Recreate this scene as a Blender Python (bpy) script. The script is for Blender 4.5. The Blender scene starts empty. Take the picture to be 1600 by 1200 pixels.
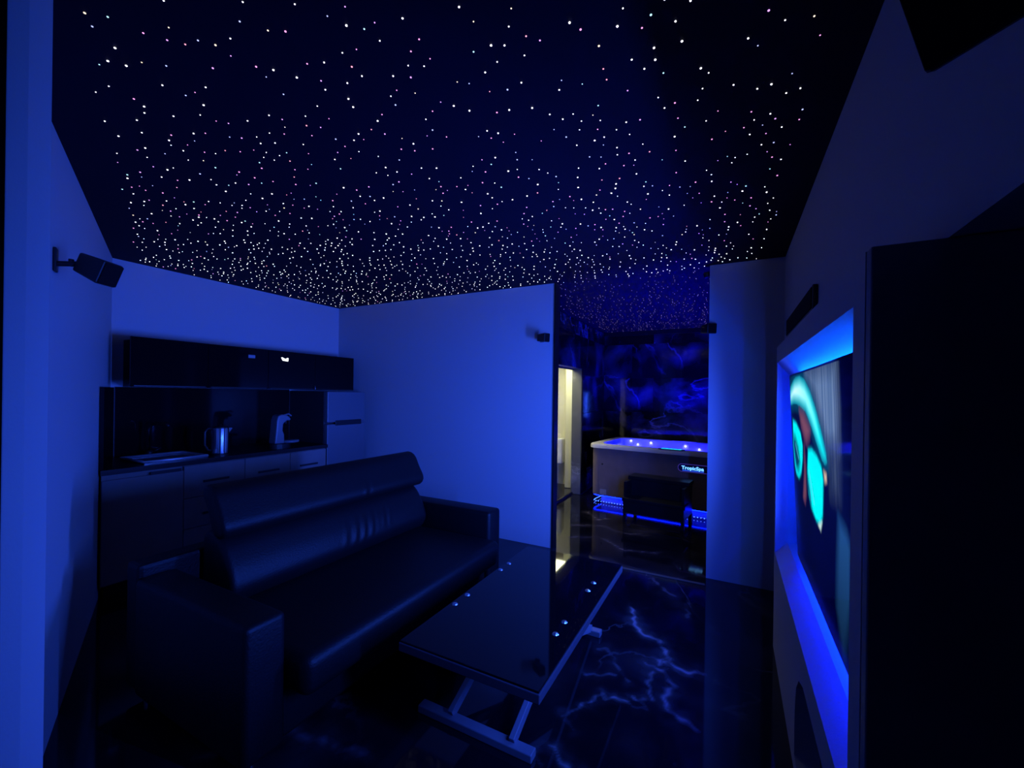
import bpy, bmesh, math, random
import numpy as np
from mathutils import Vector, Matrix
random.seed(7)
S = bpy.context.scene
COL = S.collection
PI = math.pi

# ------------------------------------------------------------------ camera, world, exposure
cam_d = bpy.data.cameras.new('camera')
cam = bpy.data.objects.new('camera', cam_d); COL.objects.link(cam)
S.camera = cam
F_PX, ROLL, TH = 655.0, 0.0135, math.atan(343 / 655.0)
cam_d.sensor_width = 36.0
cam_d.lens = 36.0 * F_PX / 1600.0
cam_d.shift_y = 15.0 / 1600.0
cam_d.clip_start = 0.02
fwd = Vector((-math.sin(TH), math.cos(TH), 0)); right = Vector((math.cos(TH), math.sin(TH), 0)); up = Vector((0, 0, 1))
r2 = right * math.cos(ROLL) + up * math.sin(ROLL)
u2 = -right * math.sin(ROLL) + up * math.cos(ROLL)
M = Matrix((r2, u2, -fwd)).transposed().to_4x4()
M.translation = (0, 0, 1.5)
cam.matrix_world = M

wd = bpy.data.worlds.new('night'); S.world = wd; wd.use_nodes = True
wd.node_tree.nodes['Background'].inputs[0].default_value = (0, 0, 0.004, 1)
wd.node_tree.nodes['Background'].inputs[1].default_value = 0.2
S.view_settings.view_transform = 'Standard'
S.view_settings.look = 'None'
S.view_settings.exposure = 0.0
S.view_settings.gamma = 1.0
S.view_settings.use_curve_mapping = False
S.cycles.max_bounces = 10
S.cycles.diffuse_bounces = 5
S.cycles.glossy_bounces = 4
S.cycles.transparent_max_bounces = 12
S.cycles.sample_clamp_indirect = 4.0
S.cycles.use_denoising = True
S.cycles.caustics_reflective = False
S.cycles.caustics_refractive = False

# unseen area lamps added in the television recess carry its blue glow into the room
def hidden_lamp(name, loc, direction, length, width, power, color, spread=PI, along=Vector((0, 0, 1))):
    d = bpy.data.lights.new(name, 'AREA'); d.shape = 'RECTANGLE'
    d.size = width; d.size_y = length; d.energy = power; d.color = color; d.spread = spread
    o = bpy.data.objects.new(name, d); COL.objects.link(o)
    z = -Vector(direction).normalized(); y = (along - along.dot(z) * z).normalized(); x = y.cross(z)
    m = Matrix((x, y, z)).transposed().to_4x4(); m.translation = loc
    o.matrix_world = m
    return o
BLUE = (0.026, 0.095, 1.0)
DEEP = (0.004, 0.022, 1.0)
hidden_lamp('far_hidden_lamp', (0.338, 2.61, 1.17), (-1, 0.10, 0.0), 0.80, 0.20, 80, BLUE, spread=2.43)
hidden_lamp('near_hidden_lamp', (0.252, 1.224, 1.17), (-1, 0.48, 0.0), 0.80, 0.016, 44, BLUE, spread=2.36)

# ------------------------------------------------------------------ helpers
def nodes_of(m):
    return m.node_tree.nodes, m.node_tree.links
def mat(name, color=(.5, .5, .5), rough=.5, metal=0., spec=.5, emit=None, strength=0., bump=0., bscale=60., coat=0., var=0., vscale=4.):
    m = bpy.data.materials.new(name); m.use_nodes = True
    n, l = nodes_of(m); b = n['Principled BSDF']
    b.inputs['Base Color'].default_value = (*color, 1); b.inputs['Roughness'].default_value = rough
    b.inputs['Metallic'].default_value = metal; b.inputs['Specular IOR Level'].default_value = spec
    b.inputs['Coat Weight'].default_value = coat
    if emit:
        b.inputs['Emission Color'].default_value = (*emit, 1); b.inputs['Emission Strength'].default_value = strength
    if bump or var:
        tc = n.new('ShaderNodeTexCoord')
    if bump:
        t = n.new('ShaderNodeTexNoise'); t.inputs['Scale'].default_value = bscale; t.inputs['Detail'].default_value = 6
        l.new(tc.outputs['Object'], t.inputs['Vector'])
        bp = n.new('ShaderNodeBump'); bp.inputs['Strength'].default_value = bump; bp.inputs['Distance'].default_value = .01
        l.new(t.outputs['Fac'], bp.inputs['Height']); l.new(bp.outputs['Normal'], b.inputs['Normal'])
    if var:
        t = n.new('ShaderNodeTexNoise'); t.inputs['Scale'].default_value = vscale; t.inputs['Detail'].default_value = 5
        l.new(tc.outputs['Object'], t.inputs['Vector'])
        mx = n.new('ShaderNodeMix'); mx.data_type = 'RGBA'
        mx.inputs['A'].default_value = (*[c * (1 - var) for c in color], 1)
        mx.inputs['B'].default_value = (*[min(1, c * (1 + var)) for c in color], 1)
        l.new(t.outputs['Fac'], mx.inputs['Factor']); l.new(mx.outputs['Result'], b.inputs['Base Color'])
    return m
def glow(name, color, strength, sample=True):
    m = bpy.data.materials.new(name); m.use_nodes = True
    n, l = nodes_of(m); n.clear()
    e = n.new('ShaderNodeEmission'); e.inputs[0].default_value = (*color, 1); e.inputs[1].default_value = strength
    o = n.new('ShaderNodeOutputMaterial'); l.new(e.outputs[0], o.inputs[0])
    if not sample: m.cycles.emission_sampling = 'NONE'
    return m

def obj(name, bm, m, parent=None, smooth=False, local=False):
    if parent is not None and not local:
        bmesh.ops.translate(bm, vec=-Vector(parent['_o']), verts=bm.verts[:])
    me = bpy.data.meshes.new(name); bm.to_mesh(me); bm.free()
    for mm in (m if isinstance(m, (list, tuple)) else [m]): me.materials.append(mm)
    if smooth:
        me.shade_smooth()
    o = bpy.data.objects.new(name, me); COL.objects.link(o)
    if parent is not None:
        o.parent = parent; o['_o'] = parent['_o']
    else:
        o['_o'] = (0., 0., 0.)
    return o
def smooth_angle(o, a=40):
    me = o.data; me.shade_smooth()
    me.set_sharp_from_angle(angle=math.radians(a))
    return o
def tag(o, label, cat, group=None):
    o['label'] = label; o['category'] = cat
    if group: o['group'] = group
    return o
def thing(name, label, cat, loc, group=None, rot=0.):
    o = bpy.data.objects.new(name, None); COL.objects.link(o); o.location = loc; o.rotation_euler = (0, 0, rot)
    o.empty_display_size = .05; o['_o'] = tuple(float(v) for v in loc)
    return tag(o, label, cat, group)
def struct(name, bm, m, parent=None, label=None):
    o = obj(name, bm, m, parent)
    if parent is None: o['kind'] = 'structure'
    if label: o['label'] = label
    return o
def NB(): return bmesh.new()
def box(bm, x0, x1, y0, y1, z0, z1, bev=0., seg=2, mtx=None):
    r = bmesh.ops.create_cube(bm, size=1.0)
    vs = r['verts']
    for v in vs:
        v.co = Vector(((x0 + x1) / 2 + v.co.x * (x1 - x0), (y0 + y1) / 2 + v.co.y * (y1 - y0), (z0 + z1) / 2 + v.co.z * (z1 - z0)))
    if bev:
        es = list({e for v in vs for e in v.link_edges})
        g = bmesh.ops.bevel(bm, geom=es, offset=bev, segments=seg, profile=.5, affect='EDGES')
        vs = list({v for f in g['faces'] for v in f.verts} | {v for v in vs if v.is_valid})
    if mtx is not None:
        bmesh.ops.transform(bm, matrix=mtx, verts=vs)
    return bm
def bx(*a, **k): return box(NB(), *a, **k)
def cyl(bm, p0, p1, r0, r1=None, seg=20, caps=True):
    p0, p1 = Vector(p0), Vector(p1); r1 = r0 if r1 is None else r1
    d = p1 - p0
    q = d.to_track_quat('Z', 'Y').to_matrix().to_4x4()
    q.translation = (p0 + p1) / 2
    bmesh.ops.create_cone(bm, cap_ends=caps, segments=seg, radius1=r0, radius2=r1, depth=d.length, matrix=q)
    return bm
def lathe(bm, prof, c=(0, 0, 0), seg=28, sx=1., sy=1.):
    rings = []
    for r, z in prof:
        rings.append([bm.verts.new((c[0] + sx * r * math.cos(2 * PI * i / seg), c[1] + sy * r * math.sin(2 * PI * i / seg), c[2] + z)) for i in range(seg)])
    for a, b in zip(rings, rings[1:]):
        for i in range(seg):
            bm.faces.new((a[i], a[(i + 1) % seg], b[(i + 1) % seg], b[i]))
    bm.faces.new(rings[0][::-1]); bm.faces.new(rings[-1])
    bmesh.ops.recalc_face_normals(bm, faces=bm.faces[:])
    return bm
def prism(bm, pts, lo, hi, axis='z'):
    """extrude a closed outline; axis z: pts=(x,y); y: pts=(x,z); x: pts=(y,z)"""
    def P(p, h):
        return {'z': (p[0], p[1], h), 'y': (p[0], h, p[1]), 'x': (h, p[0], p[1])}[axis]
    a = [bm.verts.new(P(p, lo)) for p in pts]; b = [bm.verts.new(P(p, hi)) for p in pts]
    n = len(pts)
    fs = [bm.faces.new(a), bm.faces.new(b)] + [bm.faces.new((a[i], a[(i + 1) % n], b[(i + 1) % n], b[i])) for i in range(n)]
    bmesh.ops.recalc_face_normals(bm, faces=fs)
    return bm
def bevel_all(bm, off, seg=3, ang=30):
    es = [e for e in bm.edges if e.is_manifold and e.calc_face_angle(0) > math.radians(ang)]
    bmesh.ops.bevel(bm, geom=es, offset=off, segments=seg, profile=.5, affect='EDGES')
    return bm
def quad(bm, pts):
    return bm.faces.new([bm.verts.new(p) for p in pts])
def tube(bm, pts, r, seg=10):
    pts = [Vector(p) for p in pts]; prev = None
    for i, p in enumerate(pts):
        d = (pts[min(i + 1, len(pts) - 1)] - pts[max(i - 1, 0)]).normalized()
        q = d.to_track_quat('Z', 'Y').to_matrix()
        ring = [bm.verts.new(p + q @ Vector((r * math.cos(2 * PI * k / seg), r * math.sin(2 * PI * k / seg), 0))) for k in range(seg)]
        if prev:
            # align
            best = min(range(seg), key=lambda s: (ring[s].co - prev[0].co).length)
            ring = ring[best:] + ring[:best]
            for k in range(seg):
                bm.faces.new((prev[k], prev[(k + 1) % seg], ring[(k + 1) % seg], ring[k]))
        else:
            bm.faces.new(ring[::-1])
        prev = ring
    bm.faces.new(prev)
    bmesh.ops.recalc_face_normals(bm, faces=bm.faces[:])
    return bm

# ------------------------------------------------------------------ materials
M_wall = mat('white_wall_paint', (.50, .50, .52), .55, spec=.3, bump=.06, bscale=140)
M_gloss_wall = mat('satin_wall_paint', (.50, .50, .52), .34, spec=.4, bump=.02, bscale=30)
M_ceiling = mat('black_ceiling_fabric', (.009, .006, .018), .7, spec=.1, bump=.05, bscale=300)
M_dark_paint = mat('dark_paint', (.02, .02, .025), .6)
M_leather = mat('black_leather', (.005, .005, .006), .48, spec=.24, bump=.2, bscale=120, var=.2)
M_black_gloss = mat('black_gloss_lacquer', (.004, .004, .006), .07, spec=.12)
M_black_top = mat('black_worktop', (.006, .006, .008), .32, spec=.35)
M_black_plastic = mat('black_plastic', (.008, .008, .01), .4, bump=.05, bscale=200)
M_black_soft = mat('black_speaker_cloth', (.005, .005, .006), .9, spec=.2, bump=.3, bscale=600)
M_wood = mat('grey_brown_laminate', (.27, .21, .19), .5, var=.2, vscale=6)
M_steel = mat('brushed_steel', (.62, .62, .64), .22, metal=1.)
M_chrome = mat('chrome', (.85, .85, .88), .28, metal=1.)
M_silver = mat('silver_lacquer', (.20, .20, .23), .4, metal=.3)
M_grey_edge = mat('grey_table_edge', (.05, .045, .055), .6, spec=.15)
M_fridge = mat('pale_grey_enamel', (.15, .15, .165), .4, bump=.03, bscale=80)
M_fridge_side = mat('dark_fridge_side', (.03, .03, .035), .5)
M_appliance = mat('grey_appliance_plastic', (.2, .2, .22), .4)
M_cream = mat('cream_plaster', (.78, .75, .58), .6, bump=.05, bscale=90)
M_white = mat('white_ceramic', (.8, .8, .8), .2)
M_tub_body = mat('brown_grey_tub_panel', (.22, .16, .16), .5, var=.25, vscale=9)
M_tub_rim = mat('pale_grey_acrylic', (.68, .65, .65), .3)
M_tub_in = mat('white_acrylic', (.7, .7, .75), .25)
M_shade = mat('grey_metal_strip', (.10, .095, .09), .6, spec=.2)
M_seam = mat('black_seam', (.002, .002, .003), .7)

def marble(name, vein=(.30, .30, .5), base=(.004, .004, .007), scale=1.0, rough=.07, amount=1., attr=False):
    m = bpy.data.materials.new(name); m.use_nodes = True
    n, l = nodes_of(m); b = n['Principled BSDF']
    b.inputs['Roughness'].default_value = rough; b.inputs['Specular IOR Level'].default_value = .36 if attr else .5
    tc = n.new('ShaderNodeTexCoord'); oi = n.new('ShaderNodeObjectInfo')
    ad = n.new('ShaderNodeVectorMath'); ad.operation = 'MULTIPLY_ADD'
    cv = n.new('ShaderNodeCombineXYZ'); l.new(oi.outputs['Random'], cv.inputs[0]); l.new(oi.outputs['Random'], cv.inputs[2])
    l.new(cv.outputs[0], ad.inputs[0]); ad.inputs[1].default_value = (9, 9, 9) if not attr else (0, 0, 0); l.new(tc.outputs['Object'], ad.inputs[2])
    def noise(s, d, dist):
        t = n.new('ShaderNodeTexNoise'); t.inputs['Scale'].default_value = s; t.inputs['Detail'].default_value = d; t.inputs['Distortion'].default_value = dist
        l.new(ad.outputs[0], t.inputs['Vector']); return t.outputs['Fac']
    def math_(op, a, bb):
        k = n.new('ShaderNodeMath'); k.operation = op
        for i, v in enumerate((a, bb)):
            if isinstance(v, (int, float)): k.inputs[i].default_value = v
            else: l.new(v, k.inputs[i])
        return k.outputs[0]
    def ramp(v, p0, c0, p1, c1):
        r = n.new('ShaderNodeMapRange'); l.new(v, r.inputs[0]); r.interpolation_type = 'SMOOTHSTEP'
        r.inputs[1].default_value = p0; r.inputs[2].default_value = p1; r.inputs[3].default_value = c0; r.inputs[4].default_value = c1
        return r.outputs[0]
    v1 = ramp(math_('ABSOLUTE', math_('SUBTRACT', noise(.7 * scale, 7, .5), .5), 0), 0, .8, .010, 0)
    mask = ramp(noise(.8 * scale, 2, 0), .42, 0, .62, 1)
    cloud = math_('MULTIPLY', ramp(noise(1.3 * scale, 7, .4), .42, 0, .75, .9), mask)
    fac = math_('MULTIPLY', math_('ADD', math_('MULTIPLY', v1, mask), cloud), amount)
    if attr:
        a = n.new('ShaderNodeAttribute'); a.attribute_name = 'vein'
        fine = ramp(noise(7, 6, .6), .36, .12, .62, 1)
        fac = math_('ADD', fac, math_('MULTIPLY', a.outputs['Fac'], fine))
    fac = math_('MINIMUM', fac, 1.)
    mx = n.new('ShaderNodeMix'); mx.data_type = 'RGBA'
    mx.inputs['A'].default_value = (*base, 1); mx.inputs['B'].default_value = (*vein, 1)
    l.new(fac, mx.inputs['Factor']); l.new(mx.outputs['Result'], b.inputs['Base Color'])
    return m
M_floor = marble('black_marble_floor', vein=(.30, .25, .27), scale=1.3, rough=.06, amount=.22, attr=True)
M_marble = marble('black_marble_wall', vein=(.22, .22, .30), scale=1.2, rough=.05, amount=1.)
M_marble_grey = marble('grey_marble_reveal', vein=(.34, .34, .32), base=(.13, .13, .12), scale=2.5, rough=.12)

# ------------------------------------------------------------------ room shell
CH = 2.58
# floor: one slab with denser mesh where the pale veins run
VEINS = [([(-0.59, 3.029), (-0.569, 2.859), (-0.482, 2.744), (-0.378, 2.702), (-0.334, 2.634), (-0.305, 2.5), (-0.239, 2.477), (-0.097, 2.488)], .014, 1.),
 ([(-0.378, 2.702), (-0.325, 2.572), (-0.332, 2.464)], .012, .7), ([(-0.415, 2.439), (-0.349, 2.435), (-0.305, 2.421)], .012, .7),
 ([(-0.672, 1.866), (-0.643, 1.926), (-0.584, 1.995), (-0.573, 2.096), (-0.533, 2.062), (-0.459, 2.087), (-0.4, 2.088), (-0.341, 2.076), (-0.37, 2.128), (-0.407, 2.147)], .008, 1.),
 ([(-0.373, 2.383), (-0.352, 2.251), (-0.346, 2.157)], .012, .45),
 ([(-0.315, 2.416), (-0.259, 2.302), (-0.271, 2.167), (-0.218, 2.107), (-0.162, 2.076), (-0.127, 2.056)], .016, .75),
 ([(-0.662, 2.452), (-0.594, 2.424), (-0.519, 2.303), (-0.477, 2.261)], .014, .45),
 ([(-0.652, 1.666), (-0.604, 1.636), (-0.552, 1.611), (-.50, 1.56)], .010, .8), ([(-0.684, 2.175), (-0.54, 2.254)], .008, .35),
 ([(-0.544, 3.616), (-0.512, 3.507), (-0.435, 3.393), (-0.359, 3.362)], .014, .5), ([(-0.254, 3.282), (-0.251, 3.094)], .02, .25),
 ([(-0.708, 1.602), (-0.67, 1.557)], .010, .7), ([(-0.67, 1.861), (-0.633, 1.839), (-0.597, 1.806)], .008, .5),
 ([(-1.6, 4.6), (-1.3, 4.75), (-1.0, 4.6), (-.75, 4.7)], .03, .35), ([(-1.5, 4.2), (-1.2, 4.35), (-.9, 4.1), (-.6, 4.2)], .03, .3),
 ([(-1.62, 5.2), (-1.4, 4.95), (-1.3, 5.05)], .02, .5), ([(-1.9, .95), (-1.7, 1.2), (-1.35, 1.25)], .014, .4)]
fx = np.concatenate([np.linspace(-4.9, -2.05, 8), np.arange(-2.0, -.75, .03), np.arange(-.74, .03, .01), np.linspace(.1, .8, 5)])
fy = np.concatenate([np.linspace(-1.4, .8, 6), np.arange(.9, 1.5, .03), np.arange(1.52, 3.65, .01), np.arange(3.68, 5.4, .03), np.linspace(5.6, 7.6, 5)])
GX, GY = np.meshgrid(fx, fy)
warpx = .012 * np.sin(GY * 31 + GX * 17) + .007 * np.sin(GY * 83 + 1); warpy = .012 * np.sin(GX * 37 + GY * 13 + 2) + .006 * np.sin(GX * 91)
vein = np.zeros_like(GX)
for pts, w, s in VEINS:
    for (x0, y0), (x1, y1) in zip(pts, pts[1:]):
        dx, dy = x1 - x0, y1 - y0
        t = np.clip(((GX + warpx - x0) * dx + (GY + warpy - y0) * dy) / (dx * dx + dy * dy), 0, 1)
        d = np.hypot(GX + warpx - x0 - t * dx, GY + warpy - y0 - t * dy)
        vein = np.maximum(vein, s * (.85 * np.exp(-(d / (w * .75)) ** 2) + .15 * np.exp(-(d / (w * 4.0)) ** 2)))
nx, ny = len(fx), len(fy)
verts = np.stack([GX.ravel(), GY.ravel(), np.zeros(nx * ny)], 1)
ii = np.arange(nx * ny).reshape(ny, nx)
faces = np.stack([ii[:-1, :-1].ravel(), ii[:-1, 1:].ravel(), ii[1:, 1:].ravel(), ii[1:, :-1].ravel()], 1)
me = bpy.data.meshes.new('floor'); me.from_pydata(verts.tolist(), [], faces.tolist())
at = me.attributes.new('vein', 'FLOAT', 'POINT'); at.data.foreach_set('value', vein.ravel().astype(np.float32))
me.materials.append(M_floor)
floor = bpy.data.objects.new('floor', me); COL.objects.link(floor); floor['kind'] = 'structure'

ceiling = struct('ceiling', bx(-4.9, .95, -1.4, 3.86, CH, CH + .1), M_ceiling)
ceiling_tub = struct('ceiling_tub', bx(-4.9, .95, 3.862, 7.6, CH, CH + .1), M_ceiling)

# main room walls
struct('wall_kitchen', bx(-4.68, -4.56, 1.2, 3.9, 0, CH), M_wall)
LA, LB = Vector((-4.56, 1.535)), Vector((-1.42, .188))          # the skewed left wall
ln = Vector((.394, .919))
struct('wall_left', prism(NB(), [LA, LB, LB - ln * .15, LA - ln * .15], 0, CH), M_wall)
def U(u, d): return (d * (fwd.x + u * right.x), d * (fwd.y + u * right.y))
P1, P2, P3 = U(-1.107, .985), U(-1.163, .93), U(-1.213, .90)
struct('wall_left_pillar', prism(NB(), [P1, P2, P3, (-1.43, .05), (-1.62, .12), (-1.56, .25)], 0, CH), M_wall)
Q0, Q1 = U(-1.216, .88), U(-1.30, .86)
struct('trim_1', prism(NB(), [Q0, Q1, (Q1[0] - .08, Q1[1] - .02), (Q0[0] - .06, Q0[1] - .02)], 0, CH), M_black_plastic)
struct('wall_partition', bx(-4.6, -1.535, 3.80, 3.88, 0, CH), M_gloss_wall)
struct('trim_2', bx(-1.535, -1.520, 3.79, 3.89, 0, CH), M_black_plastic)
struct('wall_right_return', bx(-.17, .40, 3.82, 3.92, 0, CH), M_wall)
bm = NB(); box(bm, .355, .48, 1.09, 3.85, 0, CH); box(bm, .355, .48, -1.3, 1.09, 1.802, CH)
struct('wall_right', bm, M_wall)
struct('wall_right_recess', bx(.48, .98, -1.3, 1.09, 1.802, 1.9), M_dark_paint)
struct('wall_right_near', bx(.80, .92, -1.3, 1.25, 0, 1.802), M_dark_paint)
struct('wall_back', bx(-2.6, .92, -1.35, -1.25, 0, CH), M_dark_paint)
struct('trim_3', bx(-1.52, -.17, 3.655, 3.685, 0.0, .006, bev=.002), M_shade)

# hot tub room: walls clad in big polished marble slabs, each slab its own piece
def slab_wall(name, axis, plane, thick, a0, a1, hole=None, step=1.2, shift=0.):
    if axis == 'y': w = struct(name, bx(a0, a1, plane, plane + thick, 0, CH), M_seam)
    else:
        bm = NB()
        if hole:
            h0, h1, hz = hole
            for (p, q, z0, z1) in ((a0, h0, 0, CH), (h1, a1, 0, CH), (h0, h1, hz, CH)):
                box(bm, plane - thick, plane, p, q, z0, z1)
        else: box(bm, plane, plane + thick, a0, a1, 0, CH)
        w = struct(name, bm, M_seam)
    zs = [0.015, .62, 1.22, 1.79, 2.36, CH - .01]
    for zi, (z0, z1) in enumerate(zip(zs, zs[1:])):
        p = a0 - (shift + .35 * (zi % 2)) % step
        while p < a1:
            q0, q1 = max(p, a0), min(p + step, a1)
            spans = [(q0, q1, z0, z1)]
            if hole:
                h0, h1, hz = hole; sp = []
                for (s0, s1, y0, y1) in spans:
                    if y0 >= hz or s1 <= h0 or s0 >= h1: sp.append((s0, s1, y0, y1)); continue
                    if s0 < h0: sp.append((s0, h0, y0, y1))
                    if s1 > h1: sp.append((h1, s1, y0, y1))
                    if y1 > hz: sp.append((max(s0, h0), min(s1, h1), hz, y1))
                spans = sp
            for s0, s1, y0, y1 in spans:
                if s1 - s0 < .03 or y1 - y0 < .02: continue
                g = .0015; t = .010 + random.uniform(0, .0015)
                a, b = random.uniform(-.0006, .0006), random.uniform(-.0006, .0006)
                bm = NB()
                if axis == 'y': box(bm, s0 + g, s1 - g, plane - t, plane - .0005, y0 + g, y1 - g, bev=.0015, seg=1)
                elif hole: box(bm, plane + .0005, plane + t, s0 + g, s1 - g, y0 + g, y1 - g, bev=.0015, seg=1)
                else: box(bm, plane - t, plane - .0005, s0 + g, s1 - g, y0 + g, y1 - g, bev=.0015, seg=1)
                obj('marble_slab', bm, M_marble, w)
            p += step
    return w
slab_wall('wall_tub_back', 'y', 7.25, .1, -2.1, .55, shift=.25)
slab_wall('wall_tub_left', 'x', -1.985, .15, 3.88, 7.25, hole=(4.88, 6.04, 1.885))
slab_wall('wall_tub_right', 'x', .50, .1, 3.92, 7.25)
struct('cornice_tub_back', bx(-1.98, .5, 7.22, 7.24, CH - .07, CH), M_black_plastic)  # black cornice strip along the top of the back wall

# lit cabin behind the glass door
cab = struct('wall_cabin', bx(-3.6, -2.135, 6.62, 6.72, 0, CH), M_cream)
struct('wall_cabin_far', bx(-3.7, -3.6, 4.3, 6.72, 0, CH), M_cream)
struct('wall_cabin_near', bx(-3.6, -2.135, 4.3, 4.4, 0, CH), M_cream)
struct('wall_cabin_column', bx(-2.36, -2.135, 6.36, 6.62, 0, CH, bev=.012), M_cream)
obj('corner_bead', bx(-2.262, -2.252, 6.352, 6.36, 0.02, CH - .02), M_white, bpy.data.objects['wall_cabin_column'])
struct('trim_4', bx(-2.135, -1.99, 6.035, 6.05, .005, 1.885), M_marble_grey, label='grey veined marble door reveal')
d1 = struct('door_1', bx(-2.05, -2.03, 4.88, 4.93, 0, 1.885), M_black_plastic)
gl = bpy.data.materials.new('clear_glass'); gl.use_nodes = True
n, l = nodes_of(gl); n.clear()
tr = n.new('ShaderNodeBsdfTransparent'); tr.inputs[0].default_value = (.93, .95, .94, 1)
gg = n.new('ShaderNodeBsdfGlossy'); gg.inputs['Roughness'].default_value = .0
fr = n.new('ShaderNodeFresnel'); fr.inputs[0].default_value = 1.45
ms = n.new('ShaderNodeMixShader'); oo = n.new('ShaderNodeOutputMaterial')
geo_ = n.new('ShaderNodeNewGeometry'); inv_ = n.new('ShaderNodeMath'); inv_.operation = 'SUBTRACT'; inv_.inputs[0].default_value = 1.0
l.new(geo_.outputs['Backfacing'], inv_.inputs[1]); mu_ = n.new('ShaderNodeMath'); mu_.operation = 'MULTIPLY'
l.new(fr.outputs[0], mu_.inputs[0]); l.new(inv_.outputs[0], mu_.inputs[1])
l.new(mu_.outputs[0], ms.inputs[0]); l.new(tr.outputs[0], ms.inputs[1]); l.new(gg.outputs[0], ms.inputs[2]); l.new(ms.outputs[0], oo.inputs[0])
obj('glass_pane', bx(-2.125, -2.117, 4.93, 6.03, .03, 1.87), gl, d1)
obj('bottom_rail', bx(-2.135, -2.105, 4.93, 6.03, 0.002, .03), M_black_plastic, d1)
obj('top_rail', bx(-2.135, -2.105, 4.93, 6.03, 1.865, 1.885), M_black_plastic, d1)
obj('pull_handle', tube(NB(), [(-2.10, 5.0, .9), (-2.07, 5.0, .9), (-2.07, 5.0, 1.2), (-2.10, 5.0, 1.2)], .008), M_steel, d1)

struct('ceiling_cabin', bx(-3.6, -2.135, 4.4, 6.62, 2.06, 2.12), M_cream)
lamp = thing('ceiling_lamp', 'long warm white ceiling lamp inside the cream cabin behind the glass door', 'lamp', (-2.35, 5.7, 2.0))
obj('lamp_housing', bx(-2.48, -2.18, 5.15, 6.2, 2.03, 2.059), M_white, lamp)
obj('diffuser', bx(-2.46, -2.20, 5.17, 6.18, 1.995, 2.03, bev=.01), glow('warm_lamp', (1., .97, .62), 26), lamp)

# toilet inside the cabin
t = thing('toilet', 'white ceramic toilet standing inside the cream cabin behind the glass door', 'toilet', (-2.62, 6.2, 0))
b = lathe(NB(), [(.10, 0), (.115, .02), (.10, .12), (.12, .24), (.17, .36), (.18, .40)], (-2.62, 6.16, 0), sy=1.25); obj('bowl', b, M_white, t, True)
b = lathe(NB(), [(.178, .401), (.19, .408), (.19, .43), (.17, .436)], (-2.62, 6.16, 0), sy=1.25); obj('seat_lid', b, M_white, t, True)
obj('cistern', bx(-2.80, -2.44, 6.40, 6.60, .36, .78, bev=.03, seg=3), M_white, t)

# ------------------------------------------------------------------ star ceiling
STARCOL = [((.96, .93, 1), .46), ((1, .35, .85), .17), ((.75, .35, 1), .12), ((.45, .5, 1), .08), ((.45, .85, 1), .07), ((1, .35, .5), .05), ((1, .82, .6), .05)]
star_m = [glow('star_%s' % w, c, 4.0 if w == 'white' else 1.6, False) for (c, _), w in zip(STARCOL, ('white', 'pink', 'violet', 'blue', 'cyan', 'red', 'amber'))]
cells = {}
pts = []
tries = 0
MIND = .040
def star_ok(x, y):
    lw = (x - LA.x) * ln.x + (y - LA.y) * ln.y
    if y < 3.80:
        if x > .225 or lw < .16 or x < -4.50: return False
        if y > 3.76 and x < -1.5: return False
    else:
        if x < -1.90 or x > .44 or y > 7.18: return False
        if y < 3.93 and (x < -1.5 or x > -.2): return False
    return y > .30
while tries < 26000:
    tries += 1
    x = random.uniform(-4.6, .5); y = random.uniform(.3, 7.2)
    if not star_ok(x, y): continue
    k = (int(x / MIND + 500), int(y / MIND))
    bad = False
    for i in (-1, 0, 1):
        for j in (-1, 0, 1):
            for q in cells.get((k[0] + i, k[1] + j), ()):
                if (q[0] - x) ** 2 + (q[1] - y) ** 2 < MIND * MIND: bad = True
    if bad or random.random() > .26: continue
    cells.setdefault(k, []).append((x, y)); pts.append((x, y))
def star_color(dist):
    if dist > 3.0 and random.random() < .85: return 0
    r = random.random(); a = 0
    for i, (_, w) in enumerate(STARCOL):
        a += w
        if r < a: return i
    return 0
def in_view(x, y):
    d = x * fwd.x + y * fwd.y
    if d < .3: return False
    u = 800 + F_PX * (x * right.x + y * right.y) / d; v = 615 - F_PX * (CH - 1.5) / d
    return -5 < u < 1605 and -5 < v
pts.sort(key=lambda p: p[0] * fwd.x + p[1] * fwd.y)
vis = [p for p in pts if in_view(*p)]
def star_bm(bm, x, y, r, mi=0):
    base = len(bm.verts)
    v = bmesh.ops.create_icosphere(bm, subdivisions=1, radius=r)['verts']
    for q in v:
        q.co.z *= .6; q.co += Vector((x, y, CH - r * .3))
    for f in {f for q in v for f in q.link_faces}: f.material_index = mi
star_mesh = {}
for x, y in vis[:300]:
    c = star_color(0); rr = random.choice((.0024, .0030, .0036))
    k = (c, rr)
    if k not in star_mesh:
        bm = NB(); star_bm(bm, 0, 0, rr); bmesh.ops.translate(bm, vec=(0, 0, -CH), verts=bm.verts[:])
        mm = bpy.data.meshes.new('star_light'); bm.to_mesh(mm); bm.free(); mm.materials.append(star_m[c]); star_mesh[k] = mm
    o = bpy.data.objects.new('star_light', star_mesh[k]); COL.objects.link(o); o.parent = ceiling; o.location = (x, y, CH)
bm = NB()
for x, y in vis[300:]:
    d = x * fwd.x + y * fwd.y
    if y > 3.85 and random.random() < .2: continue
    star_bm(bm, x, y, random.choice((.0026, .0034, .0042)) * (1.0 if y < 3.85 else .7), star_color(d) if y < 3.86 else 7)
star_m.append(glow('star_dim', (.72, .62, 1.0), 1.5, False))
o = obj('star_lights', bm, star_m, ceiling); o['kind'] = 'stuff'

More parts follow.
